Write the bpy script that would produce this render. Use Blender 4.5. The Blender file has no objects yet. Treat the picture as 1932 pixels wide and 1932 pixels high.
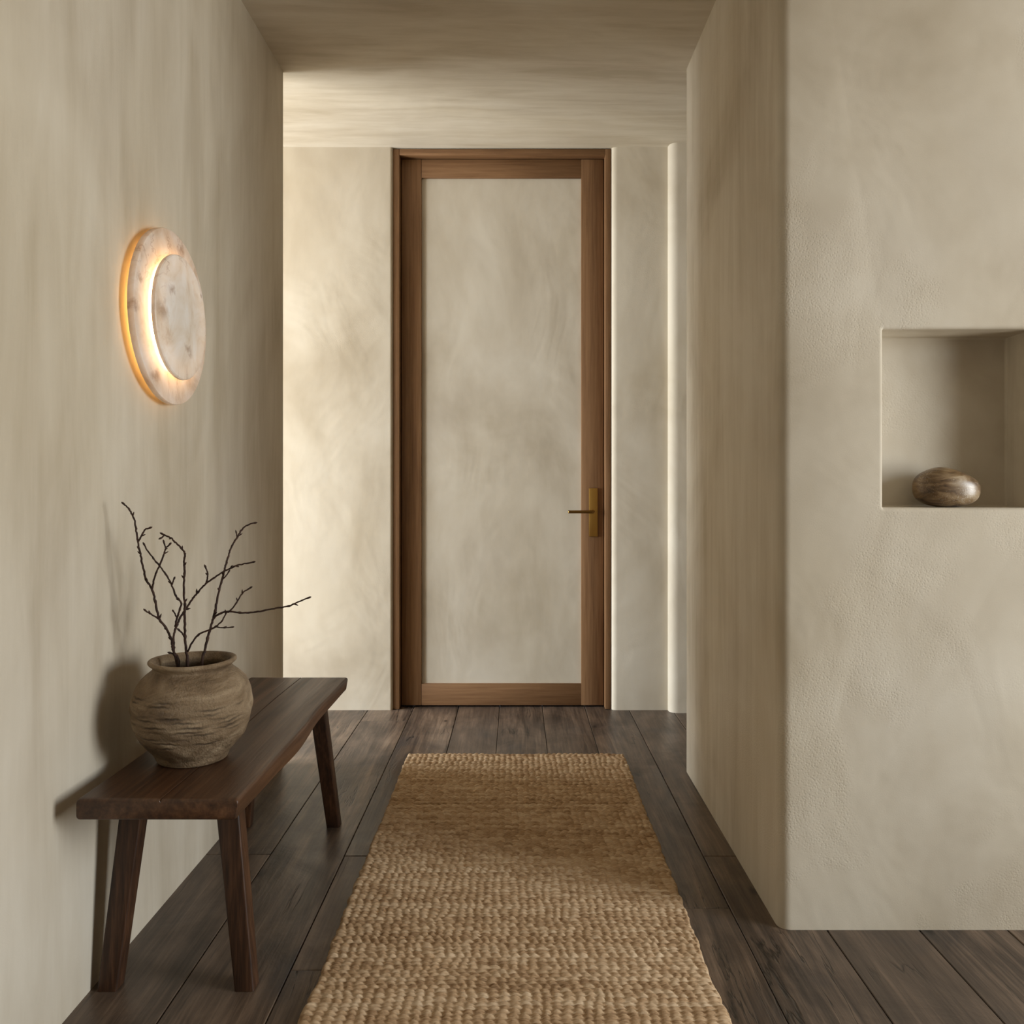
import bpy, bmesh, math, random
import numpy as np
from mathutils import Vector, Matrix

random.seed(7)
rng = np.random.default_rng(7)
C = bpy.context.scene.collection
PI = math.pi

# ------------------------------------------------------------------ camera
F, CX, CY, H = 1550.0, 975.0, 923.0, 1.10
cam_d = bpy.data.cameras.new('camera')
cam = bpy.data.objects.new('camera', cam_d)
C.objects.link(cam)
cam_d.sensor_width = 36.0
cam_d.lens = F / 1932 * 36
cam_d.shift_x = -(CX - 966) / 1932
cam_d.shift_y = -(966 - CY) / 1932
cam_d.clip_start = 0.02
cam.location = (0, 0, H)
cam.rotation_euler = (PI / 2, 0, 0)
bpy.context.scene.camera = cam

# ------------------------------------------------------------------ world, daylight at the windows, exposure
w = bpy.data.worlds.new('world')
bpy.context.scene.world = w
w.use_nodes = True
w.node_tree.nodes['Background'].inputs[0].default_value = (0.75, 0.85, 1.0, 1)
w.node_tree.nodes['Background'].inputs[1].default_value = 0.6


def area(name, loc, rot, sx, sy, power, col, spread=PI):
    d = bpy.data.lights.new(name, 'AREA')
    d.shape = 'RECTANGLE'
    d.size, d.size_y, d.energy, d.color = sx, sy, power, col
    d.spread = spread
    o = bpy.data.objects.new(name, d)
    o.location, o.rotation_euler = loc, rot
    C.objects.link(o)
    return o


# daylight through the two windows (living room on the right, side room beyond the left wall):
# cool sky light slanting down, warm light thrown up from the ground outside
TILT = math.radians(36)
SKY, GROUND = (0.82, 0.915, 1.0), (1.0, 0.885, 0.68)
area('sky_right_window', (3.78, 0.66, 1.25), (0, PI / 2 - TILT, 0), 2.0, 1.36, 128, SKY)
area('ground_right_window', (3.78, 0.66, 1.10), (0, PI / 2 + TILT, 0), 2.0, 1.36, 66, GROUND)
area('sky_left_window', (-3.92, 2.92, 1.30), (0, -PI / 2 + TILT, 0), 2.2, 2.10, 330, SKY)
area('ground_left_window', (-3.92, 2.92, 1.15), (0, -PI / 2 - TILT, 0), 2.2, 2.10, 128, GROUND)

vs = bpy.context.scene.view_settings
vs.view_transform = 'Standard'
vs.look = 'None'
vs.gamma = 1
vs.use_curve_mapping = False
vs.exposure = 0.10
cy = bpy.context.scene.cycles
cy.max_bounces = 8
cy.diffuse_bounces = 5
cy.glossy_bounces = 4
cy.sample_clamp_indirect = 6
cy.adaptive_threshold = 0.025
cy.caustics_reflective = False
cy.caustics_refractive = False


def at(px, py, Y):
    """the point at depth Y seen in the photo at (px, py)"""
    return Vector(((px - CX) * Y / F, Y, H - (py - CY) * Y / F))


# ------------------------------------------------------------------ helpers
def obj(name, bm_or_me, mat, parent=None, smooth=None):
    if isinstance(bm_or_me, bmesh.types.BMesh):
        me = bpy.data.meshes.new(name)
        bmesh.ops.recalc_face_normals(bm_or_me, faces=bm_or_me.faces)
        bm_or_me.to_mesh(me)
        bm_or_me.free()
    else:
        me = bm_or_me
    if mat:
        me.materials.append(mat)
    if smooth is not None:
        me.polygons.foreach_set('use_smooth', [True] * len(me.polygons))
        if smooth < 180:
            me.set_sharp_from_angle(angle=math.radians(smooth))
    o = bpy.data.objects.new(name, me)
    C.objects.link(o)
    if parent:
        o.parent = parent
    return o


def empty(name, loc=(0, 0, 0)):
    o = bpy.data.objects.new(name, None)
    o.empty_display_size = 0.05
    o.location = loc
    C.objects.link(o)
    return o


def tag(o, label, cat, group=None, kind=None):
    o['label'] = label
    o['category'] = cat
    if group:
        o['group'] = group
    if kind:
        o['kind'] = kind
    return o


def add_box(bm, x0, x1, y0, y1, z0, z1, bevel=0, seg=2):
    r = bmesh.ops.create_cube(bm, size=1)
    vs_ = r['verts']
    for v in vs_:
        v.co = Vector((x0 + (v.co.x + .5) * (x1 - x0), y0 + (v.co.y + .5) * (y1 - y0), z0 + (v.co.z + .5) * (z1 - z0)))
    if bevel:
        es = list({e for v in vs_ for e in v.link_edges})
        bmesh.ops.bevel(bm, geom=es, offset=bevel, segments=seg, affect='EDGES', profile=.5)


def round_poly(pts, n=7):
    """pts: (x, y, r). a 2-D outline with its corners rounded by r"""
    out = []
    m = len(pts)
    for i, (x, y, r) in enumerate(pts):
        p = Vector((x, y))
        if r <= 0:
            out.append(p)
            continue
        a = (Vector(pts[i - 1][:2]) - p).normalized()
        b = (Vector(pts[(i + 1) % m][:2]) - p).normalized()
        ang = a.angle(b)
        d = r / math.tan(ang / 2)
        p0, p1 = p + a * d, p + b * d
        for k in range(n + 1):
            t = k / n
            # quadratic through the corner, close to an arc
            q = p0 * (1 - t) ** 2 + p * 2 * t * (1 - t) * 0.9 + p1 * t ** 2 + (p0 + p1) * .5 * 2 * t * (1 - t) * .1
            out.append(q)
    return out


def prism(bm, outline, z0, z1, caps=True):
    lo = [bm.verts.new((p.x, p.y, z0)) for p in outline]
    hi = [bm.verts.new((p.x, p.y, z1)) for p in outline]
    n = len(outline)
    for i in range(n):
        j = (i + 1) % n
        bm.faces.new((lo[i], lo[j], hi[j], hi[i]))
    if caps:
        bm.faces.new(lo[::-1])
        bm.faces.new(hi)
    return lo, hi


def catmull(pts, per=6):
    P = [Vector(p) for p in pts]
    P = [P[0] * 2 - P[1]] + P + [P[-1] * 2 - P[-2]]
    out = []
    for i in range(1, len(P) - 2):
        for k in range(per):
            t = k / per
            a, b, c, d = P[i - 1], P[i], P[i + 1], P[i + 2]
            out.append(0.5 * ((2 * b) + (c - a) * t + (2 * a - 5 * b + 4 * c - d) * t * t + (3 * b - a - 3 * c + d) * t ** 3))
    out.append(P[-2])
    return out


def add_tube(bm, pts, radii, seg=8, cap=True):
    n = len(pts)
    rings = []
    up = Vector((0.3, 1, 0.2)).normalized()
    for i, p in enumerate(pts):
        t = (pts[min(i + 1, n - 1)] - pts[max(i - 1, 0)]).normalized()
        u = (up - t * up.dot(t)).normalized()
        up = u
        v = t.cross(u)
        rings.append([bm.verts.new(p + (u * math.cos(2 * PI * k / seg) + v * math.sin(2 * PI * k / seg)) * radii[i]) for k in range(seg)])
    for a, b in zip(rings, rings[1:]):
        for k in range(seg):
            bm.faces.new((a[k], a[(k + 1) % seg], b[(k + 1) % seg], b[k]))
    if cap:
        bm.faces.new(rings[0][::-1])
        bm.faces.new(rings[-1])


# ------------------------------------------------------------------ materials
class NT:
    def __init__(s, name):
        s.m = bpy.data.materials.new(name)
        s.m.use_nodes = True
        s.t = s.m.node_tree
        s.n = s.t.nodes
        s.b = s.n['Principled BSDF']
        s.out = s.n['Material Output']

    def node(s, typ, **kw):
        nd = s.n.new(typ)
        for k, v in kw.items():
            setattr(nd, k, v)
        return nd

    def link(s, a, b):
        s.t.links.new(a, b)

    def coords(s, scale=(1, 1, 1), loc=(0, 0, 0), rot=(0, 0, 0), src='Object'):
        tc = s.node('ShaderNodeTexCoord')
        mp = s.node('ShaderNodeMapping')
        mp.inputs['Scale'].default_value = scale
        mp.inputs['Location'].default_value = loc
        mp.inputs['Rotation'].default_value = rot
        s.link(tc.outputs[src], mp.inputs['Vector'])
        return mp.outputs['Vector']

    def noise(s, vec, scale, detail=4, rough=.55, dist=0.0, out='Fac'):
        nd = s.node('ShaderNodeTexNoise')
        nd.inputs['Scale'].default_value = scale
        nd.inputs['Detail'].default_value = detail
        nd.inputs['Roughness'].default_value = rough
        nd.inputs['Distortion'].default_value = dist
        s.link(vec, nd.inputs['Vector'])
        return nd.outputs[out]

    def ramp(s, fac, stops):
        nd = s.node('ShaderNodeValToRGB')
        cr = nd.color_ramp
        while len(cr.elements) < len(stops):
            cr.elements.new(0.5)
        for e, (p, c) in zip(cr.elements, stops):
            e.position = p
            e.color = (*c, 1) if len(c) == 3 else c
        s.link(fac, nd.inputs['Fac'])
        return nd.outputs['Color']

    def val(s, fac, lo, hi, a=0.0, b=1.0):
        nd = s.node('ShaderNodeMapRange')
        nd.inputs['From Min'].default_value = lo
        nd.inputs['From Max'].default_value = hi
        nd.inputs['To Min'].default_value = a
        nd.inputs['To Max'].default_value = b
        s.link(fac, nd.inputs['Value'])
        return nd.outputs['Result']

    def mix(s, fac, a, b, mode='MIX'):
        nd = s.node('ShaderNodeMix', data_type='RGBA', blend_type=mode)
        for sock, v in ((nd.inputs['Factor'], fac), (nd.inputs['A'], a), (nd.inputs['B'], b)):
            if isinstance(v, (int, float)):
                sock.default_value = v
            elif isinstance(v, tuple):
                sock.default_value = (*v, 1)
            else:
                s.link(v, sock)
        return nd.outputs['Result']

    def math(s, op, a, b=0.0):
        nd = s.node('ShaderNodeMath', operation=op)
        for sock, v in ((nd.inputs[0], a), (nd.inputs[1], b)):
            if isinstance(v, (int, float)):
                sock.default_value = v
            else:
                s.link(v, sock)
        return nd.outputs[0]

    def bump(s, h, strength, dist, normal=None):
        nd = s.node('ShaderNodeBump')
        nd.inputs['Strength'].default_value = strength
        nd.inputs['Distance'].default_value = dist
        s.link(h, nd.inputs['Height'])
        if normal:
            s.link(normal, nd.inputs['Normal'])
        return nd.outputs['Normal']

    def base(s, col, rough=.8, normal=None, spec=None, metal=None):
        for nm, v in (('Base Color', col), ('Roughness', rough), ('Normal', normal), ('Specular IOR Level', spec), ('Metallic', metal)):
            if v is None:
                continue
            sock = s.b.inputs[nm]
            if isinstance(v, (int, float)):
                sock.default_value = v
            elif isinstance(v, tuple):
                sock.default_value = (*v, 1)
            else:
                s.link(v, sock)
        return s.m


PL_D, PL_M, PL_L = (0.44, 0.378, 0.290), (0.535, 0.475, 0.383), (0.60, 0.545, 0.455)


def plaster(name, stretch=(1, 1, 1), streak=(1, 1, 1), streak_amt=.5, pits=.6, seed=0.0, tone=1.0):
    s = NT(name)
    v = s.coords(stretch, (seed, seed * 1.7, seed * .6))
    a = s.noise(v, 1.5, 4, .6, .8)
    vs2 = s.coords(streak, (seed * 2, 0, 0))
    st = s.noise(vs2, 3.2, 5, .6, .35)
    f = s.math('ADD', s.math('MULTIPLY', a, 1 - streak_amt), s.math('MULTIPLY', st, streak_amt))
    k = lambda c: tuple(x * tone for x in c)
    col = s.ramp(f, [(.37, k(PL_D)), (.5, k(PL_M)), (.62, k(PL_L))])
    # faint ochre and rosy patches
    och = s.val(s.noise(v, .9, 3, .5, .4), .52, .75, 0, .22)
    col = s.mix(och, col, k((0.53, 0.44, 0.28)))
    gr = s.val(s.noise(s.coords(stretch, (seed + 9, 3, 1)), 1.2, 3, .5, .4), .52, .75, 0, .25)
    col = s.mix(gr, col, k((0.50, 0.455, 0.40)))
    # pitted trowel patches
    raw = s.coords((1, 1, 1), (seed, 0, 0))
    mask = s.val(s.noise(s.coords((1, 1, 1), (seed * 3, 2, 5), (0.3, .5, .4)), 2.6, 3, .6, .6), .50, .64, 0, 1)
    vor = s.node('ShaderNodeTexVoronoi', feature='F1')
    vor.inputs['Scale'].default_value = 170
    s.link(raw, vor.inputs['Vector'])
    pit = s.val(vor.outputs['Distance'], .1, .55, 0, 1)
    pm = s.math('MULTIPLY', s.math('MULTIPLY', pit, mask), pits)
    n1 = s.bump(pm, .3, .0016)
    n2 = s.bump(s.noise(v, 2.2, 3, .55, 1.0), .35, .02, n1)
    n3 = s.bump(s.noise(raw, 300, 1, .6), .15, .0008, n2)
    return s.base(col, .9, n3, .15)


def wood(name, axis, dark, mid, light, scale=1.0, rough=.45, seed=0.0, ring=14, bump=.25, spec=.4, lines=.5):
    s = NT(name)
    sc = [14.0 * scale] * 3
    sc[axis] = .9 * scale
    v = s.coords(tuple(sc), (seed, seed * 1.3, seed * .7))
    g = s.noise(v, 1.0, 8, .62, .6)
    sc2 = [ring * 6.0 * scale] * 3
    sc2[axis] = 2.2 * scale
    fine = s.noise(s.coords(tuple(sc2), (seed, 1, 2)), 1.0, 5, .65, .2)
    f = s.math('ADD', s.math('MULTIPLY', g, 1 - lines * .6), s.math('MULTIPLY', fine, lines * .6))
    col = s.ramp(f, [(.34, dark), (.5, mid), (.68, light)])
    nrm = s.bump(fine, bump, .0012)
    r = s.val(g, .3, .7, rough + .08, rough - .06)
    return s.base(col, r, nrm, spec)


M = {}
M['wall_left'] = plaster('plaster_left', (1, 1, .55), (1, 3.2, .45), .45, .5, 1.3)
M['wall_right'] = plaster('plaster_right', (1, .9, .9), (.6, 3.8, .4), .46, 1.0, 4.1)
M['wall_far'] = plaster('plaster_far', (1, 1, .8), (1.4, 1, .5), .35, .3, 7.7, 1.04)
M['ceiling'] = plaster('plaster_ceiling', (.6, 1.4, 1), (.7, 4.5, 1), .5, .2, 2.9)
M['panel'] = plaster('plaster_panel', (1.1, 1, .8), (1.6, 1, .6), .35, .1, 5.5, 1.0)
M['door_v'] = wood('door_wood_upright', 2, (0.125, 0.062, 0.027), (0.195, 0.102, 0.047), (0.255, 0.142, 0.070), 1.5, .5, 0, 14, .2, .3, .8)
M['door_h'] = wood('door_wood_level', 0, (0.125, 0.062, 0.027), (0.195, 0.102, 0.047), (0.255, 0.142, 0.070), 1.5, .5, 3, 14, .2, .3, .8)
M['bench_top'] = wood('bench_seat_wood', 1, (0.016, 0.0065, 0.003), (0.060, 0.026, 0.0115), (0.130, 0.061, 0.029), 1.2, .40, 5, 12, .6, .45, .8)
M['bench_leg'] = wood('bench_leg_wood', 2, (0.011, 0.005, 0.003), (0.044, 0.019, 0.009), (0.110, 0.050, 0.024), 1.6, .45, 8, 12, .5, .35, .9)

# brass
s = NT('brass')
M['brass'] = s.base((0.50, 0.30, 0.085), .34, s.bump(s.noise(s.coords((40, 40, 400)), 1, 3), .05, .0005), .5, 1.0)
s = NT('aged_brass')
M['brass_dark'] = s.base((0.22, 0.12, 0.035), .35, None, .5, 1.0)
s = NT('gap_shade')
M['dark'] = s.base((0.012, 0.010, 0.009), .9)
# twig bark
s = NT('bark')
bc = s.ramp(s.noise(s.coords((1, 1, 1)), 90, 4), [(.35, (0.020, 0.010, 0.008)), (.7, (0.070, 0.036, 0.025))])
M['bark'] = s.base(bc, .7, s.bump(s.noise(s.coords((1, 1, 1)), 350, 3), .6, .002), .25)
# floor boards (per-board tone from the mesh attribute "plank")
s = NT('floor_boards')
at_ = s.node('ShaderNodeAttribute', attribute_name='plank')
sep = s.node('ShaderNodeSeparateColor')
s.link(at_.outputs['Color'], sep.inputs['Color'])
tc = s.node('ShaderNodeTexCoord')
off = s.node('ShaderNodeVectorMath', operation='MULTIPLY_ADD')
s.link(at_.outputs['Color'], off.inputs[0])
off.inputs[1].default_value = (17, 23, 11)
s.link(tc.outputs['Object'], off.inputs[2])


def fmap(scale):
    mp = s.node('ShaderNodeMapping')
    mp.inputs['Scale'].default_value = scale
    s.link(off.outputs[0], mp.inputs['Vector'])
    return mp.outputs['Vector']


grain = s.noise(fmap((16, 1.3, 1)), 1, 8, .62, 1.1)
fine = s.noise(fmap((120, 4, 1)), 1, 5, .65, .5)
blot = s.noise(fmap((3.2, 2.2, 1)), 1.3, 5, .6, .8)
f = s.math('ADD', s.math('ADD', s.math('MULTIPLY', grain, .42), s.math('MULTIPLY', fine, .3)), s.math('MULTIPLY', blot, .28))
bcol = s.ramp(f, [(.38, (0.018, 0.0125, 0.0095)), (.47, (0.058, 0.040, 0.029)), (.55, (0.118, 0.081, 0.057)), (.64, (0.21, 0.148, 0.104))])
bcol = s.mix(s.val(sep.outputs['Red'], 0, 1, 0, .42), bcol, (0.112, 0.079, 0.057))
bcol = s.mix(s.val(s.noise(fmap((2.2, 1.6, 1)), 1.7, 3, .5), .56, .72, 0, .55), bcol, (0.024, 0.026, 0.030))
# dark cracks and knots
crk = s.noise(fmap((9, .75, 1)), 1.0, 5, .6, .45)
crk = s.math('ABSOLUTE', s.math('SUBTRACT', crk, .5))
crm = s.math('MULTIPLY', s.val(crk, .0, .011, 1, 0), s.val(s.noise(fmap((2, 1.0, 1)), 2.0, 2), .52, .58, 0, 1))
bcol = s.mix(s.math('MULTIPLY', crm, .85), bcol, (0.006, 0.005, 0.004))
kn = s.node('ShaderNodeTexVoronoi', feature='F1')
kn.inputs['Scale'].default_value = 1.0
s.link(fmap((5.5, 2.6, 1)), kn.inputs['Vector'])
bcol = s.mix(s.val(kn.outputs['Distance'], .03, .07, .8, 0), bcol, (0.008, 0.006, 0.005))
hgt = s.math('SUBTRACT', s.math('ADD', s.math('MULTIPLY', fine, .5), grain), crm)
nrm = s.bump(hgt, .35, .0022)
nrm = s.bump(blot, .25, .012, nrm)
M['floor'] = s.base(bcol, s.val(blot, .3, .7, .46, .32), nrm, .5)
# jute
s = NT('jute')
ja = s.node('ShaderNodeAttribute', attribute_name='strand')
js = s.node('ShaderNodeSeparateColor')
s.link(ja.outputs['Color'], js.inputs['Color'])
f1 = s.noise(s.coords((60, 420, 60)), 1, 4, .6, .3)
f2 = s.noise(s.coords((1.2, 9, 1)), 1, 4, .6)
f = s.math('ADD', s.math('MULTIPLY', f1, .5), s.math('ADD', s.math('MULTIPLY', f2, .22), s.math('MULTIPLY', js.outputs['Red'], .28)))
jc = s.ramp(f, [(.28, (0.19, 0.108, 0.054)), (.46, (0.41, 0.275, 0.16)), (.68, (0.60, 0.46, 0.315))])
M['jute'] = s.base(jc, .92, s.bump(f1, .7, .0012), .1)
# stoneware of the vase
s = NT('rough_stoneware')
v = s.coords((1, 1, 1))
n1 = s.noise(s.coords((5, 5, 16)), 1.3, 7, .62, .9)
sp = s.noise(v, 260, 3, .6)
vc = s.ramp(n1, [(.32, (0.100, 0.060, 0.028)), (.47, (0.225, 0.150, 0.083)), (.64, (0.38, 0.28, 0.175))])
vc = s.mix(s.val(sp, .56, .72, 0, .45), vc, (0.10, 0.068, 0.04))
va = s.node('ShaderNodeAttribute', attribute_name='crack')
vsep = s.node('ShaderNodeSeparateColor')
s.link(va.outputs['Color'], vsep.inputs['Color'])
vc = s.mix(vsep.outputs['Red'], vc, (0.055, 0.034, 0.018))
nn = s.bump(s.noise(v, 75, 7, .7), 1.0, .009)
nn = s.bump(sp, .5, .0015, nn)
M['vase'] = s.base(vc, .5, nn, .45)
# speckled stone
s = NT('polished_pebble')
v = s.coords((1, 1, 1))
band = s.noise(s.coords((9, 9, 28), (0.3, .1, .2), (.5, .55, .1)), 1.4, 6, .6, .7)
pc = s.ramp(band, [(.35, (0.040, 0.022, 0.010)), (.47, (0.125, 0.074, 0.034)), (.57, (0.21, 0.138, 0.070)), (.68, (0.32, 0.245, 0.16))])
spk = s.noise(v, 330, 2, .5)
pc = s.mix(s.math('MULTIPLY', s.val(spk, .56, .66, 0, 1), s.val(s.noise(v, 14, 3), .42, .6, 0, .6)), pc, (0.42, 0.37, 0.31))
M['pebble'] = s.base(pc, .33, s.bump(spk, .25, .0008), .5)


# alabaster: stone that lets lamp light through
def alabaster(name, trans, stains):
    s = NT(name)
    v = s.coords((1, 1, 1), (0.4, .2, .9))
    n = s.noise(v, 7, 7, .6, 1.2)
    col = s.ramp(n, [(.30, (0.66, 0.53, 0.40)), (.45, (0.80, 0.71, 0.61)), (.62, (0.87, 0.82, 0.77)), (.75, (0.90, 0.89, 0.88))])
    vein = s.math('ABSOLUTE', s.math('SUBTRACT', s.noise(s.coords((1, 1, 1), (2.3, .7, 1.9)), 4.5, 6, .6, 1.8), .5))
    vm = s.math('MULTIPLY', s.val(vein, 0, .02, 1, 0), s.val(s.noise(v, 5.0, 2), .5, .62, 0, .42))
    col = s.mix(vm, col, (0.30, 0.16, 0.075))
    blob = s.val(s.noise(s.coords((1, 1, 1), (5.1, 1.7, 3.2)), 6.0, 3, .6, .8), .60, .74, 0, .55)
    col = s.mix(blob, col, (0.55, 0.36, 0.20))
    # brown mineral stains in the stone
    wv = s.node('ShaderNodeVectorMath', operation='MULTIPLY_ADD')
    s.link(s.noise(s.coords(), 22, 5, .65, .5, 'Color'), wv.inputs[0])
    wv.inputs[1].default_value = (.07, .07, .07)
    tcs = s.node('ShaderNodeTexCoord')
    s.link(tcs.outputs['Object'], wv.inputs[2])
    for (sy, sz), r in stains:
        ds = s.node('ShaderNodeVectorMath', operation='DISTANCE')
        sc_ = s.node('ShaderNodeVectorMath', operation='MULTIPLY')
        s.link(wv.outputs[0], sc_.inputs[0])
        sc_.inputs[1].default_value = (0, 1, 1.7)
        s.link(sc_.outputs[0], ds.inputs[0])
        ds.inputs[1].default_value = (0, sy + .035, (sz + .035) * 1.7)
        col = s.mix(s.val(ds.outputs['Value'], r * .2, r, .62, 0), col, (0.34, 0.185, 0.085))
    s.base(col, .42, s.bump(n, .08, .002), .4)
    tr = s.node('ShaderNodeBsdfTranslucent')
    s.link(col, tr.inputs['Color'])
    mx = s.node('ShaderNodeMixShader')
    mx.inputs['Fac'].default_value = trans
    s.link(s.b.outputs[0], mx.inputs[1])
    s.link(tr.outputs[0], mx.inputs[2])
    s.link(mx.outputs[0], s.out.inputs['Surface'])
    return s.m


M['alabaster'] = alabaster('alabaster', .30, [((-.215, -.012), .028), ((-.11, -.165), .034), ((-.19, .06), .022), ((.05, .19), .03)])
M['alabaster_inner'] = alabaster('alabaster_inner', .16, [((-.125, -.005), .045), ((.125, .085), .016), ((-.07, .06), .03), ((.03, -.08), .03)])


def glow(name, col, strength):
    s = NT(name)
    s.base((0.8, 0.7, 0.5), .6)
    s.b.inputs['Emission Color'].default_value = (*col, 1)
    s.b.inputs['Emission Strength'].default_value = strength
    return s.m


M['led'] = glow('lamp_ring_light', (1.0, 0.77, 0.48), 9.5)
M['led_back'] = glow('lamp_back_light', (1.0, 0.56, 0.17), 14)

# ------------------------------------------------------------------ the setting
TOP = 2.95
XL, XR = -0.936, 0.655


def structure(name, bm, mat, label, smooth=35):
    o = obj(name, bm, mat, None, smooth)
    o['kind'] = 'structure'
    o['label'] = label
    o['category'] = name.split('_')[0]
    return o


# floor: wide boards running away from the camera
seams = [-3.56, -3.40, -3.18, -2.96, -2.74, -2.52, -2.30, -2.08, -1.86, -1.64, -1.42, -1.19, -0.965, -0.742, -0.518, -0.293, -0.086, 0.129,
         0.343, 0.560, 0.775, 1.005, 1.225, 1.45, 1.67, 1.89, 2.11, 2.33, 2.55, 2.77, 2.99, 3.21, 3.43]
joints = {(-0.965): [2.475, .3], (-0.742): [1.2, 3.9], (-0.518): [2.465, 1.88, .2], (-0.293): [1.1], (-0.086): [.6, 2.9], 0.129: [1.6], 0.343: [2.158, .1],
          0.560: [2.464, .9], 0.775: [.7], 1.005: [.2], 1.225: [1.1]}
bm = bmesh.new()
lay = bm.loops.layers.color.new('plank')
for a, b in zip(seams, seams[1:]):
    ys = sorted([-2.6, 4.3] + joints.get(a, [random.uniform(-1, 1), random.uniform(1.6, 3.4)]))
    for y0, y1 in zip(ys, ys[1:]):
        g, e = .0013, .0016
        x0, x1, y0_, y1_ = a + g, b - g, y0 + g, y1 - g
        zt = random.uniform(-.0006, .0)
        top = [bm.verts.new(p) for p in ((x0 + e, y0_ + e, zt), (x1 - e, y0_ + e, zt), (x1 - e, y1_ - e, zt), (x0 + e, y1_ - e, zt))]
        mid = [bm.verts.new(p) for p in ((x0, y0_, zt - e), (x1, y0_, zt - e), (x1, y1_, zt - e), (x0, y1_, zt - e))]
        bot = [bm.verts.new(p) for p in ((x0, y0_, -.02), (x1, y0_, -.02), (x1, y1_, -.02), (x0, y1_, -.02))]
        fs = [bm.faces.new(top)]
        for i in range(4):
            j = (i + 1) % 4
            fs.append(bm.faces.new((mid[i], mid[j], top[j], top[i])))
            fs.append(bm.faces.new((bot[i], bot[j], mid[j], mid[i])))
        c = (random.random(), random.random(), random.random(), 1)
        for f_ in fs:
            for l in f_.loops:
                l[lay] = c
n0 = len(bm.faces)
add_box(bm, -3.5, 3.43, -2.6, 4.3, -.12, -.008)
structure('floor', bm, M['floor'], 'dark brown wide oak floorboards running towards the door', None)

# ceiling: hand-plastered, not quite level


def ceil_z(x, y):
    t = min(max((x - XL) / (0.66 - XL), 0), 1)
    near, mid, far = 2.76 - .045 * t, 2.772 - .036 * t, 2.803
    if y < 2.7:
        return near
    if y < 3.25:
        k = (y - 2.7) / .55
        return near + (mid - near) * k
    k = min((y - 3.25) / .8, 1)
    k = k * k * (3 - 2 * k)
    return mid + (far - mid) * k


bm = bmesh.new()
xs = np.linspace(-3.5, 3.43, 42)
ys = np.concatenate([np.linspace(-2.6, 2.5, 12), np.linspace(2.6, 4.3, 35)])
lo = [[bm.verts.new((x, y, ceil_z(x, y))) for x in xs] for y in ys]
for i in range(len(ys) - 1):
    for j in range(len(xs) - 1):
        bm.faces.new((lo[i][j], lo[i + 1][j], lo[i + 1][j + 1], lo[i][j + 1]))
add_box(bm, -3.5, 3.43, -2.6, 4.3, 2.94, 3.04)
o = structure('ceiling', bm, M['ceiling'], 'sandy plaster ceiling with brushed mottling', None)
o.data.polygons.foreach_set('use_smooth', [True] * len(o.data.polygons))

# left corridor wall, ending where the side room opens
bm = bmesh.new()
prism(bm, round_poly([(XL, -2.6, 0), (XL, 3.297, .008), (-1.10, 3.297, .008), (-1.10, -2.6, 0)]), 0, TOP)
structure('wall_left', bm, M['wall_left'], 'long sandy plaster wall behind the bench and sconce')

# right block: corridor side, rounded corner and the wall with the square niche
NX0, NX1, NZ0, NZ1, NYF, NYB = 0.915, 1.296, 1.0537, 1.500, 2.05, 2.176
bm = bmesh.new()
RC = .030
left_side = round_poly([(0.661, 3.215, .02), (XR, NYF, RC), (3.43, NYF, 0), (3.43, 3.215, 0)], 10)
prism_pts = left_side
lo_, hi_ = [], []
lo_ = [bm.verts.new((p.x, p.y, 0)) for p in prism_pts]
hi_ = [bm.verts.new((p.x, p.y, TOP)) for p in prism_pts]
n = len(prism_pts)
front_i = None
for i in range(n):
    j = (i + 1) % n
    a, b = prism_pts[i], prism_pts[j]
    if abs(a.y - NYF) < 1e-5 and abs(b.y - NYF) < 1e-5 and abs(a.x - b.x) > 1:
        front_i = (i, j)
        continue
    bm.faces.new((lo_[i], lo_[j], hi_[j], hi_[i]))


def rrect(x0, x1, z0, z1, r, y, k=4):
    pts = []
    for cx, cz, a0 in ((x1 - r, z1 - r, 0), (x0 + r, z1 - r, PI / 2), (x0 + r, z0 + r, PI), (x1 - r, z0 + r, 1.5 * PI)):
        for q in range(k + 1):
            t = a0 + q / k * PI / 2
            pts.append((cx + r * math.cos(t), y, cz + r * math.sin(t)))
    return pts


LIP = .011
rings = []
for k in range(6):
    t = k / 5 * PI / 2
    gz = LIP * (1 - math.sin(t))
    rings.append(rrect(NX0 - gz, NX1 + gz, NZ0 - gz, NZ1 + gz, .003 + gz, NYF + LIP * (1 - math.cos(t))))
rings.append(rrect(NX0, NX1, NZ0, NZ1, .003, NYB - .006))
for k in range(1, 5):
    t = k / 4 * PI / 2
    gz = .006 * (1 - math.cos(t))
    rings.append(rrect(NX0 + gz, NX1 - gz, NZ0 + gz, NZ1 - gz, .003, NYB - .006 + .006 * math.sin(t)))
vr = [[bm.verts.new(p) for p in r] for r in rings]
m = len(vr[0])
for a, b in zip(vr, vr[1:]):
    for k in range(m):
        bm.faces.new((a[k], a[(k + 1) % m], b[(k + 1) % m], b[k]))
bm.faces.new(vr[-1])
i, j = front_i
outer = [lo_[i], lo_[j], hi_[j], hi_[i]]
es = []
for k in range(4):
    e = bm.edges.get((outer[k], outer[(k + 1) % 4])) or bm.edges.new((outer[k], outer[(k + 1) % 4]))
    es.append(e)
es += [bm.edges.get((vr[0][k], vr[0][(k + 1) % m])) for k in range(m)]
bmesh.ops.triangle_fill(bm, edges=es, use_beauty=True, normal=(0, -1, 0))
structure('wall_right', bm, M['wall_right'], 'sandy plaster wall with rounded corner and square niche', 30)

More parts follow.
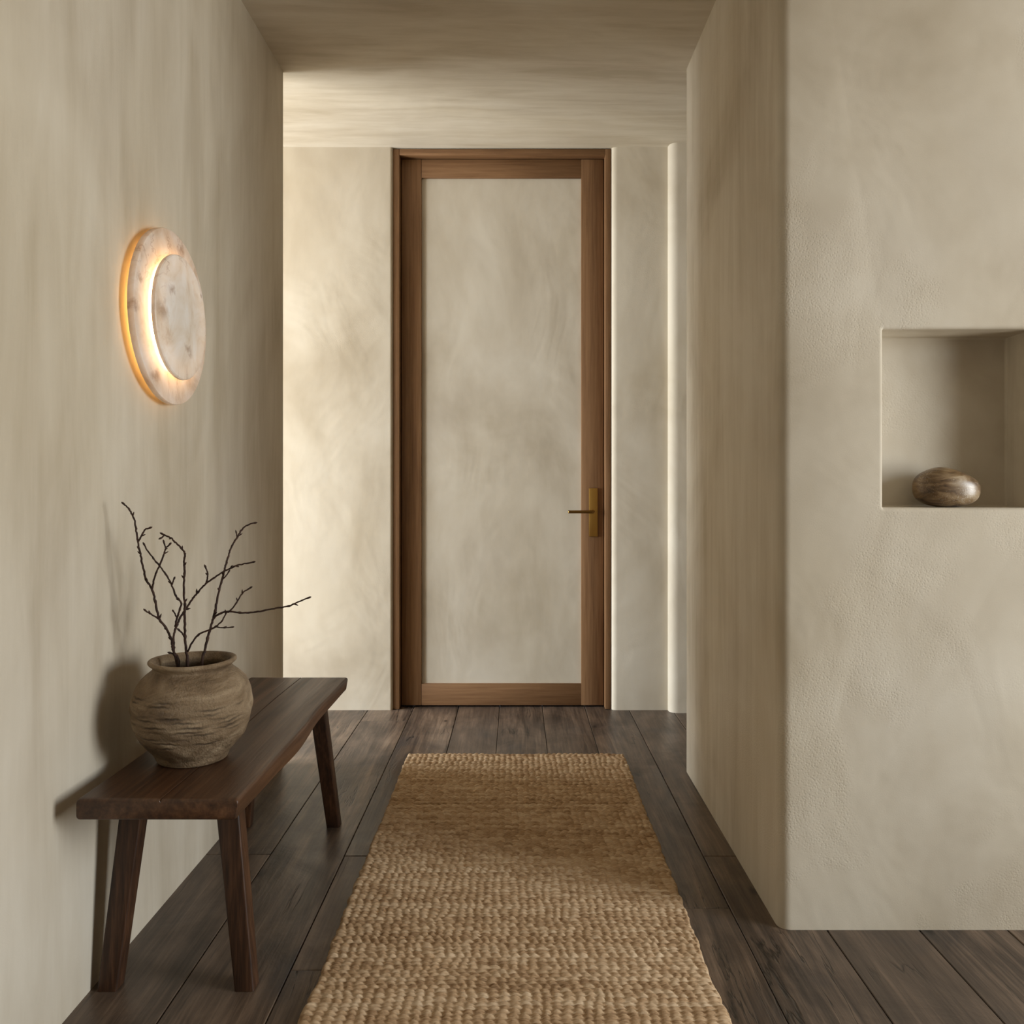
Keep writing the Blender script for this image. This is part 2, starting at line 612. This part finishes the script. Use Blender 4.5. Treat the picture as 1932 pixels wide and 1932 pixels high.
# far wall around the door
bm = bmesh.new()
prism(bm, round_poly([(-3.5, 4.09, 0), (-.619, 4.09, .014), (-.619, 4.30, 0), (-3.5, 4.30, 0)]), 0, TOP)
prism(bm, round_poly([(.4705, 4.30, 0), (.4705, 4.088, .030), (.752, 4.092, 0), (.752, 4.035, .042), (3.43, 4.035, 0), (3.43, 4.30, 0)]), 0, TOP)
structure('wall_far', bm, M['wall_far'], 'pale plaster end wall on both sides of the timber door')
# the rest of the shell, out of the picture
bm = bmesh.new()
add_box(bm, 3.36, 3.43, -2.6, -.04, 0, TOP)
add_box(bm, 3.36, 3.43, 1.36, 2.05, 0, TOP)
add_box(bm, 3.36, 3.43, -.04, 1.36, 0, .12)
add_box(bm, 3.36, 3.43, -.04, 1.36, 2.40, TOP)
structure('wall_window_side', bm, M['wall_right'], 'plaster wall with the tall living room window', None)
bm = bmesh.new()
add_box(bm, -1.1, 3.43, -2.75, -2.6, 0, TOP)
structure('wall_back', bm, M['wall_right'], 'plain plaster wall behind the viewer', None)
bm = bmesh.new()
add_box(bm, -3.5, -3.36, 1.2, 1.9, 0, TOP)
add_box(bm, -3.5, -3.36, 4.0, 4.3, 0, TOP)
add_box(bm, -3.5, -3.36, 1.9, 4.0, 0, .12)
add_box(bm, -3.5, -3.36, 1.9, 4.0, 2.45, TOP)
add_box(bm, -3.5, -1.1, 1.05, 1.2, 0, TOP)
structure('wall_side_room', bm, M['wall_far'], 'plaster walls of the side room left of the door', None)
bm = bmesh.new()
add_box(bm, 1.75, 1.9, 3.215, 4.035, 0, TOP)
structure('wall_hall_end', bm, M['wall_far'], 'plaster wall closing the short hall on the right', None)

# ------------------------------------------------------------------ door
door = empty('door_1', (-.072, 4.15, 0))
door['kind'] = 'structure'
door['label'] = 'tall oak framed door with a pale plaster panel and brass lever'
door['category'] = 'door'
inv = Matrix.Translation((.072, -4.15, 0))


def dpart(name, bm, mat, parent=None, smooth=30):
    bmesh.ops.transform(bm, matrix=inv, verts=bm.verts)
    return obj(name, bm, mat, parent or door, smooth)


FX0, FX1, FI0, FI1, FT, FB = -.6185, .470, -.586, .4415, 2.800, 2.769
YF, YL = 4.103, 4.147
for x0, x1 in ((FX0, FI0), (FI1, FX1)):
    bm = bmesh.new()
    add_box(bm, x0, x1, YF, 4.29, .001, FT, .0025)
    dpart('door_jamb', bm, M['door_v'])
bm = bmesh.new()
add_box(bm, FI0, FI1, YF, 4.29, FB, FT, .0025)
dpart('head_jamb', bm, M['door_h'])
bm = bmesh.new()     # near-black sheet behind the leaf, its colour stands for shade in the gap
add_box(bm, FI0, FI1, 4.20, 4.215, .001, FB)
dpart('gap_shade_sheet', bm, M['dark'])
LX0, LX1, LZ0, LZ1 = FI0 + .004, FI1 - .004, .009, FB - .004
PX0, PX1, PZ0, PZ1 = -.481, .3255, .118, 2.672
for x0, x1 in ((LX0, PX0), (PX1, LX1)):
    bm = bmesh.new()
    add_box(bm, x0, x1, YL, YL + .045, LZ0, LZ1, .0015)
    dpart('stile', bm, M['door_v'])
for z0, z1 in ((LZ0, PZ0), (PZ1, LZ1)):
    bm = bmesh.new()
    add_box(bm, PX0 + .0004, PX1 - .0004, YL + .0006, YL + .045, z0, z1, .0015)
    dpart('rail', bm, M['door_h'])
bm = bmesh.new()
add_box(bm, PX0 - .004, PX1 + .004, YL + .014, YL + .04, PZ0 - .004, PZ1 + .004)
dpart('panel', bm, M['panel'])['label'] = 'pale plaster panel'
bm = bmesh.new()
add_box(bm, .3635, .4075, YL - .012, YL, .861, 1.106, .003)
hp = dpart('handle_plate', bm, M['brass'])
hp['label'] = 'brushed brass backplate'
bm = bmesh.new()
zc = .988
pts = [Vector((.3815, YL - .012 + .001, zc)), Vector((.3815, YL - .022, zc)), Vector((.3815, YL - .028, zc))]
add_tube(bm, pts, [.0095, .0095, .0085], 20)
dpart('collar', bm, M['brass'], hp, 40)
bm = bmesh.new()
pts = [Vector((.3815, YL - .024, zc)), Vector((.3815, YL - .042, zc - .001)), Vector((.378, YL - .049, zc - .001)), Vector((.370, YL - .052, zc - .001)),
       Vector((.34, YL - .053, zc - .001)), Vector((.258, YL - .053, zc - .001)), Vector((.2560, YL - .053, zc - .001))]
add_tube(bm, pts, [.0070, .0075, .0078, .0078, .0078, .0078, .006], 18)
dpart('lever', bm, M['brass_dark'], hp, 40)['label'] = 'dark aged brass lever'

# ------------------------------------------------------------------ jute runner
RX0, RX1, RY0, RY1 = -.447, .4385, 1.22, 3.376
nu, nv = 330, 1010
u = np.linspace(0, 1, nu)
v = np.linspace(0, 1, nv)
W, L = RX1 - RX0, RY1 - RY0
U, V = np.meshgrid(u * W, v * L, indexing='xy')     # nv x nu


def smooth_noise(shape, cells, seed):
    r = np.random.default_rng(seed)
    g = r.random((cells[0] + 2, cells[1] + 2))
    yy = np.linspace(0, cells[0], shape[0])
    xx = np.linspace(0, cells[1], shape[1])
    yi, xi = yy.astype(int), xx.astype(int)
    ty, tx = yy - yi, xx - xi
    ty, tx = ty * ty * (3 - 2 * ty), tx * tx * (3 - 2 * tx)
    a = g[yi][:, xi] * (1 - tx) + g[yi][:, xi + 1] * tx
    b = g[yi + 1][:, xi] * (1 - tx) + g[yi + 1][:, xi + 1] * tx
    return a * (1 - ty)[:, None] + b * ty[:, None]


PR, PC = .0150, .0225
warp = (smooth_noise(U.shape, (45, 12), 3) - .5) * .010 + (smooth_noise(U.shape, (130, 40), 4) - .5) * .005
row = (V + warp) / PR
ri = np.floor(row).astype(int)
t = (row - ri) * 2 - 1
rr = np.random.default_rng(5)
rphase = rr.normal(0, .13, ri.max() - ri.min() + 3)[ri - ri.min()]
rtone = rr.random(ri.max() - ri.min() + 3)[ri - ri.min()]
rheight = (.75 + .5 * rr.random(ri.max() - ri.min() + 3))[ri - ri.min()]
colp = U / PC + rphase + t * .11 + (smooth_noise(U.shape, (60, 20), 8) - .5) * .6
ci = np.floor(colp).astype(int)
cph = colp - ci
bumpc = np.abs(np.sin(np.pi * cph)) ** .8
cord = np.sqrt(np.clip(1 - t * t * .97, 0, 1))
hz = .0060 + rheight * .0078 * cord * (.40 + .60 * bumpc)
hz += (smooth_noise(U.shape, (500, 160), 9) - .5) * .0011
hz += (smooth_noise(U.shape, (9, 4), 10) - .5) * .003
# rounded borders, hem at the far end
edge = np.minimum(np.minimum(U, W - U), np.minimum(V, L - V))
hz *= np.clip(edge / .006, .12, 1) ** .5
X = RX0 + U + np.where(True, 0, 0)
side = np.abs(U / W - .5) * 2
wob = (smooth_noise((nv, 1), (int(L / PR), 1), 12) - .5) * .006 + (smooth_noise((nv, 1), (14, 1), 13) - .5) * .006
X = X + wob * (side ** 6) * np.sign(U / W - .5)
Y = RY0 + V + (smooth_noise((1, nu), (1, 30), 14) - .5) * .005 * ((V / L) ** 30)
hem = np.exp(-((L - V - .010) / .006) ** 2)
hz += hem * .003
co = np.stack([X, Y, hz + .0015], -1).reshape(-1, 3)
idx = np.arange(nu * nv).reshape(nv, nu)
quads = np.stack([idx[:-1, :-1], idx[:-1, 1:], idx[1:, 1:], idx[1:, :-1]], -1).reshape(-1, 4)
ring = np.concatenate([idx[0, :], idx[1:, -1], idx[-1, -2::-1], idx[-2:0:-1, 0]])
base = co[ring].copy()
base[:, 2] = .0005
nb = len(ring)
bi = np.arange(nb) + len(co)
nxt = np.roll(np.arange(nb), -1)
skirt = np.stack([ring, bi, bi[nxt], ring[nxt]], -1)
co_all = np.concatenate([co, base])
faces = np.concatenate([quads, skirt])
me = bpy.data.meshes.new('jute_runner')
me.vertices.add(len(co_all))
me.vertices.foreach_set('co', co_all.astype(np.float32).ravel())
me.loops.add(faces.size)
me.loops.foreach_set('vertex_index', faces.astype(np.int32).ravel())
me.polygons.add(len(faces))
me.polygons.foreach_set('loop_start', np.arange(0, faces.size, 4, dtype=np.int32))
me.update(calc_edges=True)
me.validate()
ca = me.color_attributes.new('strand', 'FLOAT_COLOR', 'POINT')
ctone = np.random.default_rng(21).random((ri.max() - ri.min() + 3, ci.max() - ci.min() + 3))[ri - ri.min(), ci - ci.min()]
tone = np.zeros((len(co_all), 4), np.float32)
tone[:len(co), 0] = (.35 * rtone + .65 * ctone).ravel()
tone[len(co):, 0] = .5
tone[:, 3] = 1
ca.data.foreach_set('color', tone.ravel())
rug = obj('jute_runner', me, M['jute'], None, 180)
tag(rug, 'tan braided jute runner rug lying along the floorboards before the door', 'rug')

# ------------------------------------------------------------------ bench
BZ = .477
BY0, BY1, BX0, BX1, BT = 1.650, 2.725, -.886, -.560, .0425
bench = empty('wooden_bench', ((BX0 + BX1) / 2, (BY0 + BY1) / 2, 0))
tag(bench, 'low dark brown wooden bench with splayed legs against the left wall', 'bench')
binv = Matrix.Translation(-bench.location)
bm = bmesh.new()
ny = 44
prof_n = 7
rows = []
for i in range(ny + 1):
    tt = .5 - .5 * math.cos(PI * i / ny) if i not in (1, 2, ny - 1, ny - 2) else {1: .0012, 2: .0045, ny - 1: .9988, ny - 2: .9955}[i]
    y = BY0 + (BY1 - BY0) * tt
    # live edge on the corridor side, nearly straight edge at the wall
    xr = BX1 + .006 * math.sin(tt * 5.2 + .4) * math.sin(PI * tt) * .8 + .002 * math.sin(tt * 17) * math.sin(PI * tt)
    xl = BX0 + .002 * math.sin(tt * 9)
    th = BT + .010 * math.exp(-((tt - .42) / .2) ** 2)
    endr = min(1.0, min(tt, 1 - tt) * (BY1 - BY0) / .008)
    r = .0065
    e = (1 - math.sqrt(max(0, 1 - (1 - endr) ** 2))) * .004
    pts = []
    zt, zb = BZ - e, BZ - th + e
    rr_ = r
    # outline, clockwise from the left top
    for cx, cz, a0 in ((xl + rr_ + e * .3, zt - rr_, PI), (xr - rr_ - e * .3, zt - rr_, PI / 2), (xr - rr_ * 1.6 - e * .3, zb + rr_, 0), (xl + rr_ + e * .3, zb + rr_, -PI / 2)):
        for k in range(5):
            a = a0 - k / 4 * PI / 2
            pts.append((cx + rr_ * math.cos(a), y, cz + rr_ * math.sin(a)))
    # shallow seam along the middle of the top
    top_i = 5
    xm = BX0 + .170 + .004 * math.sin(tt * 7)
    pts[5:5] = [(xm - .04, y, zt), (xm - .0016, y, zt), (xm, y, zt - .0035), (xm + .0016, y, zt), (xm + .05, y, zt)]
    rows.append([bm.verts.new(p) for p in pts])
for a, b in zip(rows, rows[1:]):
    k_ = len(a)
    for k in range(k_):
        bm.faces.new((a[k], a[(k + 1) % k_], b[(k + 1) % k_], b[k]))
bm.faces.new(rows[0])
bm.faces.new(rows[-1][::-1])
bmesh.ops.transform(bm, matrix=binv, verts=bm.verts)
obj('seat', bm, M['bench_top'], bench, 40)


def leg(top, foot, wt, wf, dt, df):
    """a tapered square leg with softened arrises, its foot cut level with the floor"""
    bm = bmesh.new()
    zt = BZ - BT + .006
    rings = []
    for k in range(7):
        q = k / 6
        z = zt * (1 - q) + .0005 * q
        cx, cy_ = top[0] + (foot[0] - top[0]) * q, top[1] + (foot[1] - top[1]) * q
        hw, hd = (wt + (wf - wt) * q) / 2, (dt + (df - dt) * q) / 2
        r = .005
        ring = []
        for sx, sy, a0 in ((1, 1, 0), (-1, 1, PI / 2), (-1, -1, PI), (1, -1, 1.5 * PI)):
            for m_ in range(4):
                a = a0 + m_ / 3 * PI / 2
                ring.append(bm.verts.new((cx + sx * (hw - r) + r * math.cos(a), cy_ + sy * (hd - r) + r * math.sin(a), z)))
        rings.append(ring)
    for a, b in zip(rings, rings[1:]):
        for k in range(16):
            bm.faces.new((a[k], a[(k + 1) % 16], b[(k + 1) % 16], b[k]))
    bm.faces.new(rings[0])
    bm.faces.new(rings[-1])
    bmesh.ops.transform(bm, matrix=binv, verts=bm.verts)
    return obj('leg', bm, M['bench_leg'], bench, 40)


leg((-.648, 1.845), (-.597, 1.818), .052, .043, .046, .042)
leg((-.850, 1.845), (-.898, 1.818), .050, .043, .046, .042)
leg((-.632, 2.600), (-.598, 2.690), .048, .042, .046, .042)
leg((-.838, 2.600), (-.890, 2.690), .048, .042, .046, .042)

# ------------------------------------------------------------------ vase
VX, VY = -.751, 1.905
prof = [(.0, .0), (.060, .0), (.074, .001), (.0785, .006), (.084, .018), (.096, .032), (.110, .050), (.1215, .070), (.1295, .094), (.1322, .118), (.1310, .142),
        (.1255, .163), (.1165, .180), (.1045, .194), (.0935, .203), (.0872, .2085), (.0862, .213), (.0895, .2175), (.0945, .2215), (.0968, .2255), (.0955, .2295), (.0915, .2312),
        (.0865, .2290), (.0825, .222), (.080, .212), (.086, .200), (.102, .184), (.115, .160), (.121, .130), (.119, .095), (.108, .062), (.088, .032), (.060, .016), (.0, .014)]
cpts = catmull([(r, 0, z) for r, z in prof], 5)
na = 220
bm = bmesh.new()
cl = bm.verts.layers.float_color.new('crack')
rv = np.random.default_rng(31)
bands = []          # long wavering drag marks round the body: height, start, length, depth, waver
for (z, a0, ln, d) in ((.128, 4.0, 1.6, .0032), (.118, 3.1, 2.9, .0022), (.101, 3.0, 3.2, .0030), (.095, 4.2, 1.9, .0036), (.150, 3.2, 1.7, .0022), (.142, 4.9, 1.2, .002),
                       (.078, 3.4, 1.6, .0024), (.066, 4.1, 1.9, .0026), (.052, 3.6, 1.2, .0022), (.157, 3.6, 1.2, .0018), (.108, 5.0, 1.2, .0026), (.086, 4.6, 1.5, .0018),
                       (.120, .2, 2.4, .0026), (.095, .8, 1.8, .0026), (.140, 1.2, 1.5, .0022), (.070, .3, 2.2, .0022)):
    bands.append((z, a0, ln, d, rv.uniform(0, 6), rv.uniform(1.2, 3.0), rv.uniform(.002, .004), rv.uniform(0, 6)))
pn = rv.uniform(0, 6.28, 12)


def vase_disp(a, z, out):
    if not out:
        return 0.0, 0.0
    d = .0012 * math.sin(3 * a + 9 * z * 10 + pn[0]) + .0009 * math.sin(5 * a - z * 70 + pn[1]) + .0006 * math.sin(11 * a + z * 160 + pn[2])
    cr = 0.0
    for (z0, a0, ln, dep, ph, fr, am, ph2) in bands:
        q = ((a - a0) % (2 * PI)) / ln
        if q > 1:
            continue
        zz = z0 + am * math.sin(fr * a + ph) + .0012 * math.sin(13 * a + ph2) + .0006 * math.sin(37 * a + ph)
        fade = min(1, min(q, 1 - q) * 6) * (.55 + .45 * math.sin(9 * a + ph2))
        x = (z - zz) / .0022
        g = math.exp(-x * x)
        d -= dep * 1.0 * fade * g
        d += dep * .5 * fade * math.exp(-((x - 2.0) / 1.4) ** 2)   # lip above the tear
        cr = max(cr, fade * math.exp(-(x / .8) ** 2))
    return d, cr


# denser rings over the outer body
dense = []
for p, q in zip(cpts, cpts[1:]):
    k = max(1, int((q - p).length / .0013))
    for i in range(k):
        dense.append(p.lerp(q, i / k))
dense.append(cpts[-1])
apex = max(range(len(dense)), key=lambda i: dense[i].z)
rows = []
for i, p in enumerate(dense):
    if p.x < .0015:
        continue
    out = i < apex and .004 < p.z < .195
    fall = min(1, max(0, (p.z - .004) / .015), max(0, (.198 - p.z) / .02)) if out else 0
    ring = []
    for k in range(na):
        a = 2 * PI * k / na
        d, cr = vase_disp(a, p.z, out)
        r = p.x + d * fall
        wob_ = .0012 * math.sin(2 * a + 1) * min(1, p.z / .1)
        vv = bm.verts.new((r * math.cos(a), r * math.sin(a), max(0.0, p.z + wob_)))
        vv[cl] = (min(.85, cr * fall), 0, 0, 1)
        ring.append(vv)
    rows.append(ring)
for a, b in zip(rows, rows[1:]):
    for k in range(na):
        bm.faces.new((a[k], a[(k + 1) % na], b[(k + 1) % na], b[k]))
bm.faces.new(rows[0])
bm.faces.new(rows[-1])
vase = obj('clay_vase', bm, M['vase'], None, 180)
vase.location = (VX, VY, BZ)
tag(vase, 'rough brown clay vase with cracked horizontal marks standing on the bench', 'vase')

# ------------------------------------------------------------------ dry branches in the vase
K = .28986


def trace(pts, y0, y1, bend=0.0):
    """points read off the photo, leaning from depth y0 to y1 as they climb"""
    n_ = len(pts)
    out = []
    for i, (x, y) in enumerate(pts):
        q = i / (n_ - 1)
        out.append(at(200 + x * K, 920 + y * K, y0 + (y1 - y0) * q + bend * math.sin(PI * q)))
    return out


def twig_mesh(path, r0, r1, buds, seed, per=6):
    r_ = random.Random(seed)
    bm = bmesh.new()
    p = catmull(path, per)
    n_ = len(p)
    rad = []
    for i in range(n_):
        q = i / (n_ - 1)
        base_r = r0 + (r1 - r0) * q ** .8
        rad.append(base_r * (1 + r_.uniform(-.10, .14)) * (1.25 if i % (per * 2) == 0 and i else 1))
    jit = r0 * .25
    p = [p[0]] + [Vector((a.x + r_.uniform(-jit, jit), a.y + r_.uniform(-jit, jit), a.z + r_.uniform(-jit, jit))) for a in p[1:]]
    add_tube(bm, p, rad, 8)
    for q in buds:                       # small leaf buds
        i = min(n_ - 2, max(1, int(q * (n_ - 1))))
        t_ = (p[i + 1] - p[i - 1]).normalized()
        sd = Vector((r_.choice([-1, 1]) * r_.uniform(.6, 1), r_.uniform(-.6, .6), r_.uniform(-.2, .3)))
        sd = (sd - t_ * sd.dot(t_)).normalized()
        d = (t_ * .75 + sd * .65).normalized()
        ln = r_.uniform(.0075, .0115)
        b0 = p[i] + sd * rad[i] * .2
        add_tube(bm, [b0, b0 + d * ln * .4, b0 + d * ln * .8, b0 + d * ln], [rad[i] * .85, max(.0013, rad[i] * .95), .0012, .0004], 6)
    # tip bud
    t_ = (p[-1] - p[-3]).normalized()
    add_tube(bm, [p[-1] - t_ * .001, p[-1] + t_ * .002, p[-1] + t_ * .005, p[-1] + t_ * .008], [r1, r1 * 1.5, r1 * 1.35, r1 * .4], 7)
    return bm


def branch(label, foot, main, y0, y1, bend, r0, r1, buds, twigs, seed):
    path = trace(main, y0, y1, bend)
    start = Vector((VX + foot[0], VY + foot[1], BZ + .0190))
    full = [start, start.lerp(path[0], .5)] + path
    o = obj('dry_branch', twig_mesh(full, r0, r1, buds, seed), M['bark'], None, 180)
    tag(o, label, 'branch', 'bare branches in the clay vase')
    for i, (pts, qy, ye, ra, rb, bd) in enumerate(twigs):
        yr = qy
        obj('side_twig', twig_mesh(trace(pts, yr, ye), ra, rb, bd, seed * 10 + i, 5), M['bark'], o, 180)
    return o


def ydep(main, y0, y1, bend, x, y):
    """depth of the main stem nearest to a photo point"""
    n_ = len(main)
    i = min(range(n_), key=lambda k: (main[k][0] - x) ** 2 + (main[k][1] - y) ** 2)
    q = i / (n_ - 1)
    return y0 + (y1 - y0) * q + bend * math.sin(PI * q)


# tallest stem, leaning left
mA = [(470, 1130), (445, 1085), (432, 1035), (425, 985), (390, 915), (345, 850), (320, 740), (300, 660), (262, 600), (235, 490), (222, 420), (207, 350), (195, 270), (180, 195), (150, 140), (118, 107)]
a = (1.895, 1.850, .0)
d = lambda x, y: ydep(mA, *a, x, y)
branch('tallest bare branch, reaching up and left nearest the wall', (-.030, -.022), mA, *a, .0034, .0017, (.30, .42, .58, .70, .73, .90),
       [([(207, 355), (222, 330), (235, 305), (255, 272), (282, 264)], d(207, 350), 1.86, .0021, .0017, (.4,)),
        ([(300, 660), (312, 600), (328, 550), (350, 505), (375, 440), (390, 395), (415, 368)], d(300, 660), 1.84, .0022, .0017, (.7, .8)),
        ([(390, 397), (383, 375), (378, 360)], 1.843, 1.84, .0017, .0015, ()),
        ([(345, 855), (310, 835), (285, 818), (262, 805)], d(345, 850), 1.87, .0020, .0016, (.7,)),
        ([(455, 1098), (440, 1084), (424, 1078)], d(445, 1085), 1.89, .0022, .0018, ())], 1)
# arching stem that forks left and right
mC = [(458, 1128), (446, 1075), (440, 1010), (444, 950), (462, 890), (490, 835), (520, 790), (560, 730), (600, 680), (650, 625), (700, 590), (770, 545), (830, 515), (880, 500), (952, 487)]
a = (1.905, 1.960, .02)
d = lambda x, y: ydep(mC, *a, x, y)
branch('bare branch arching up to the right, its fork crossing to the left', (-.022, .022), mC, *a, .0032, .0017, (.5, .62, .86, .90),
       [([(450, 905), (462, 850), (480, 795), (490, 748), (455, 705), (430, 640), (390, 565), (345, 505), (310, 460), (270, 410), (250, 375)], d(450, 905), 1.890, .0025, .0016, (.35, .52, .72)),
        ([(430, 632), (436, 612), (441, 598)], 1.912, 1.91, .0018, .0016, ()),
        ([(462, 852), (450, 825), (438, 803)], d(462, 890) - .005, 1.91, .0018, .0015, ()),
        ([(652, 622), (660, 590), (662, 555), (648, 520)], d(650, 625), 1.945, .0020, .0018, (.55,))], 2)
# middle upright stem bowing left at its tip
mD = [(530, 1132), (522, 1060), (515, 970), (512, 850), (512, 760), (505, 650), (510, 560), (510, 480), (514, 430), (490, 395), (450, 355), (425, 330), (370, 303)]
a = (1.890, 1.865, -.012)
d = lambda x, y: ydep(mD, *a, x, y)
branch('upright bare branch in the middle, its tip bowed over to the left', (.002, -.030), mD, *a, .0033, .0017, (.45, .55, .62, .78, .93),
       [([(513, 978), (497, 950), (479, 930)], d(515, 970), 1.872, .0022, .0017, ()),
        ([(385, 308), (372, 316), (364, 326)], 1.865, 1.862, .0018, .0016, ()),
        ([(533, 1066), (560, 1010), (600, 960), (660, 930), (715, 905), (760, 860), (780, 820), (810, 800), (850, 750), (885, 690), (935, 655)], d(522, 1060), 1.850, .0023, .0015, (.6, .83, .9)),
        ([(715, 906), (760, 912), (818, 908)], 1.868, 1.85, .0015, .0013, (.5,))], 3)
# right stem with the long level shoot
mE = [(626, 1135), (640, 1070), (660, 980), (690, 880), (710, 800), (725, 720), (750, 620), (768, 545), (785, 490), (800, 430), (820, 380), (850, 330), (880, 280), (910, 250), (962, 230)]
a = (1.915, 1.975, .0)
d = lambda x, y: ydep(mE, *a, x, y)
branch('bare branch leaning right, with one long level shoot past the wall end', (.032, .010), mE, *a, .0034, .0017, (.36, .47, .55, .84, .94),
       [([(692, 862), (715, 836), (745, 818), (800, 805), (870, 815), (960, 810), (1030, 800), (1110, 785), (1190, 770), (1250, 745), (1315, 717)], d(690, 880), 1.900, .0026, .0016, (.62, .78, .86)),
        ([(754, 604), (775, 580), (797, 553)], d(750, 620), 1.94, .0018, .0014, ()),
        ([(850, 330), (852, 312), (848, 298)], d(850, 330), 1.965, .0016, .0013, ())], 4)

# ------------------------------------------------------------------ wall sconce: two alabaster discs
SY, SZ = 2.152, 1.548
sconce = empty('wall_sconce', (XL, SY, SZ))
tag(sconce, 'glowing round alabaster wall sconce above the vase on the left wall', 'wall lamp')


def disc(name, prof_, mat, smooth=35, seg=128):
    """turned about the wall normal (+X); prof_ is (radius, distance from the wall)"""
    bm = bmesh.new()
    rows = []
    for r, x in prof_:
        if r < 1e-6:
            rows.append([bm.verts.new((x, 0, 0))])
        else:
            rows.append([bm.verts.new((x, r * math.cos(2 * PI * k / seg), r * math.sin(2 * PI * k / seg))) for k in range(seg)])
    for a, b in zip(rows, rows[1:]):
        for k in range(seg):
            j = (k + 1) % seg
            if len(a) == 1:
                bm.faces.new((a[0], b[j], b[k]))
            elif len(b) == 1:
                bm.faces.new((a[k], a[j], b[0]))
            else:
                bm.faces.new((a[k], a[j], b[j], b[k]))
    return obj(name, bm, mat, sconce, smooth)


disc('back_plate', [(0, .001), (.085, .001), (.088, .003), (.088, .0175), (.085, .0195), (0, .0195)], M['brass'])
disc('outer_disc', [(0, .0200), (.219, .0200), (.2245, .0212), (.2262, .0240), (.2262, .0345), (.2250, .0368), (.2215, .0378), (.20, .0370), (.17, .0362), (.12, .0358), (0, .0358)], M['alabaster'])
disc('spacer', [(0, .0362), (.045, .0362), (.045, .0476), (0, .0476)], M['brass'])
disc('inner_disc', [(0, .0480), (.154, .0480), (.1595, .0492), (.1612, .0520), (.1608, .0580), (.158, .0608), (.148, .0622), (.10, .0632), (0, .0638)], M['alabaster_inner'])


def torus(name, R, r, x, mat):
    bm = bmesh.new()
    seg, sg = 96, 10
    vv = [[bm.verts.new((x + r * math.sin(2 * PI * q / sg), (R + r * math.cos(2 * PI * q / sg)) * math.cos(2 * PI * k / seg), (R + r * math.cos(2 * PI * q / sg)) * math.sin(2 * PI * k / seg))) for q in range(sg)] for k in range(seg)]
    for k in range(seg):
        for q in range(sg):
            bm.faces.new((vv[k][q], vv[(k + 1) % seg][q], vv[(k + 1) % seg][(q + 1) % sg], vv[k][(q + 1) % sg]))
    return obj(name, bm, mat, sconce, 180)


torus('light_ring', .138, .0038, .0420, M['led'])['label'] = 'bright light ring between the discs'
torus('back_light_ring', .165, .0040, .0100, M['led_back'])['label'] = 'warm light ring behind the outer disc'

# ------------------------------------------------------------------ pebble in the niche
bm = bmesh.new()
bmesh.ops.create_icosphere(bm, subdivisions=6, radius=1)
for v_ in bm.verts:
    q_ = sum(abs(c_) ** 2.5 for c_ in v_.co) ** (1 / 2.5)
    x, y, z = v_.co / q_
    # fat shoulder on the left, drooping round snout on the right
    px = x * .0820
    s_ = (x + 1) / 2
    ztop = .053 * (1 - .36 * max(0, s_ - .36) ** 1.25 / .64 ** 1.25)
    zz = z * (ztop if z > 0 else .047)
    zz += .004 * math.exp(-((x + .1) / .4) ** 2) * (z > 0) * z
    if z < 0:
        zz = max(zz, -.0440 - .003 * abs(z))
    yy = y * .050 * (1 - .12 * s_)
    yy += .004 * x * x - .002
    zz += .0025 * math.sin(2.2 * x + 1.3 * y)
    zz -= .004 * x
    v_.co = Vector((px, yy, zz))
zmin = min(v_.co.z for v_ in bm.verts)
for v_ in bm.verts:
    v_.co.z -= zmin
peb = obj('river_stone', bm, M['pebble'], None, 180)
peb.location = (1.1055, 2.113, NZ0 + .0002)
tag(peb, 'smooth brown speckled stone resting in the wall niche', 'stone')
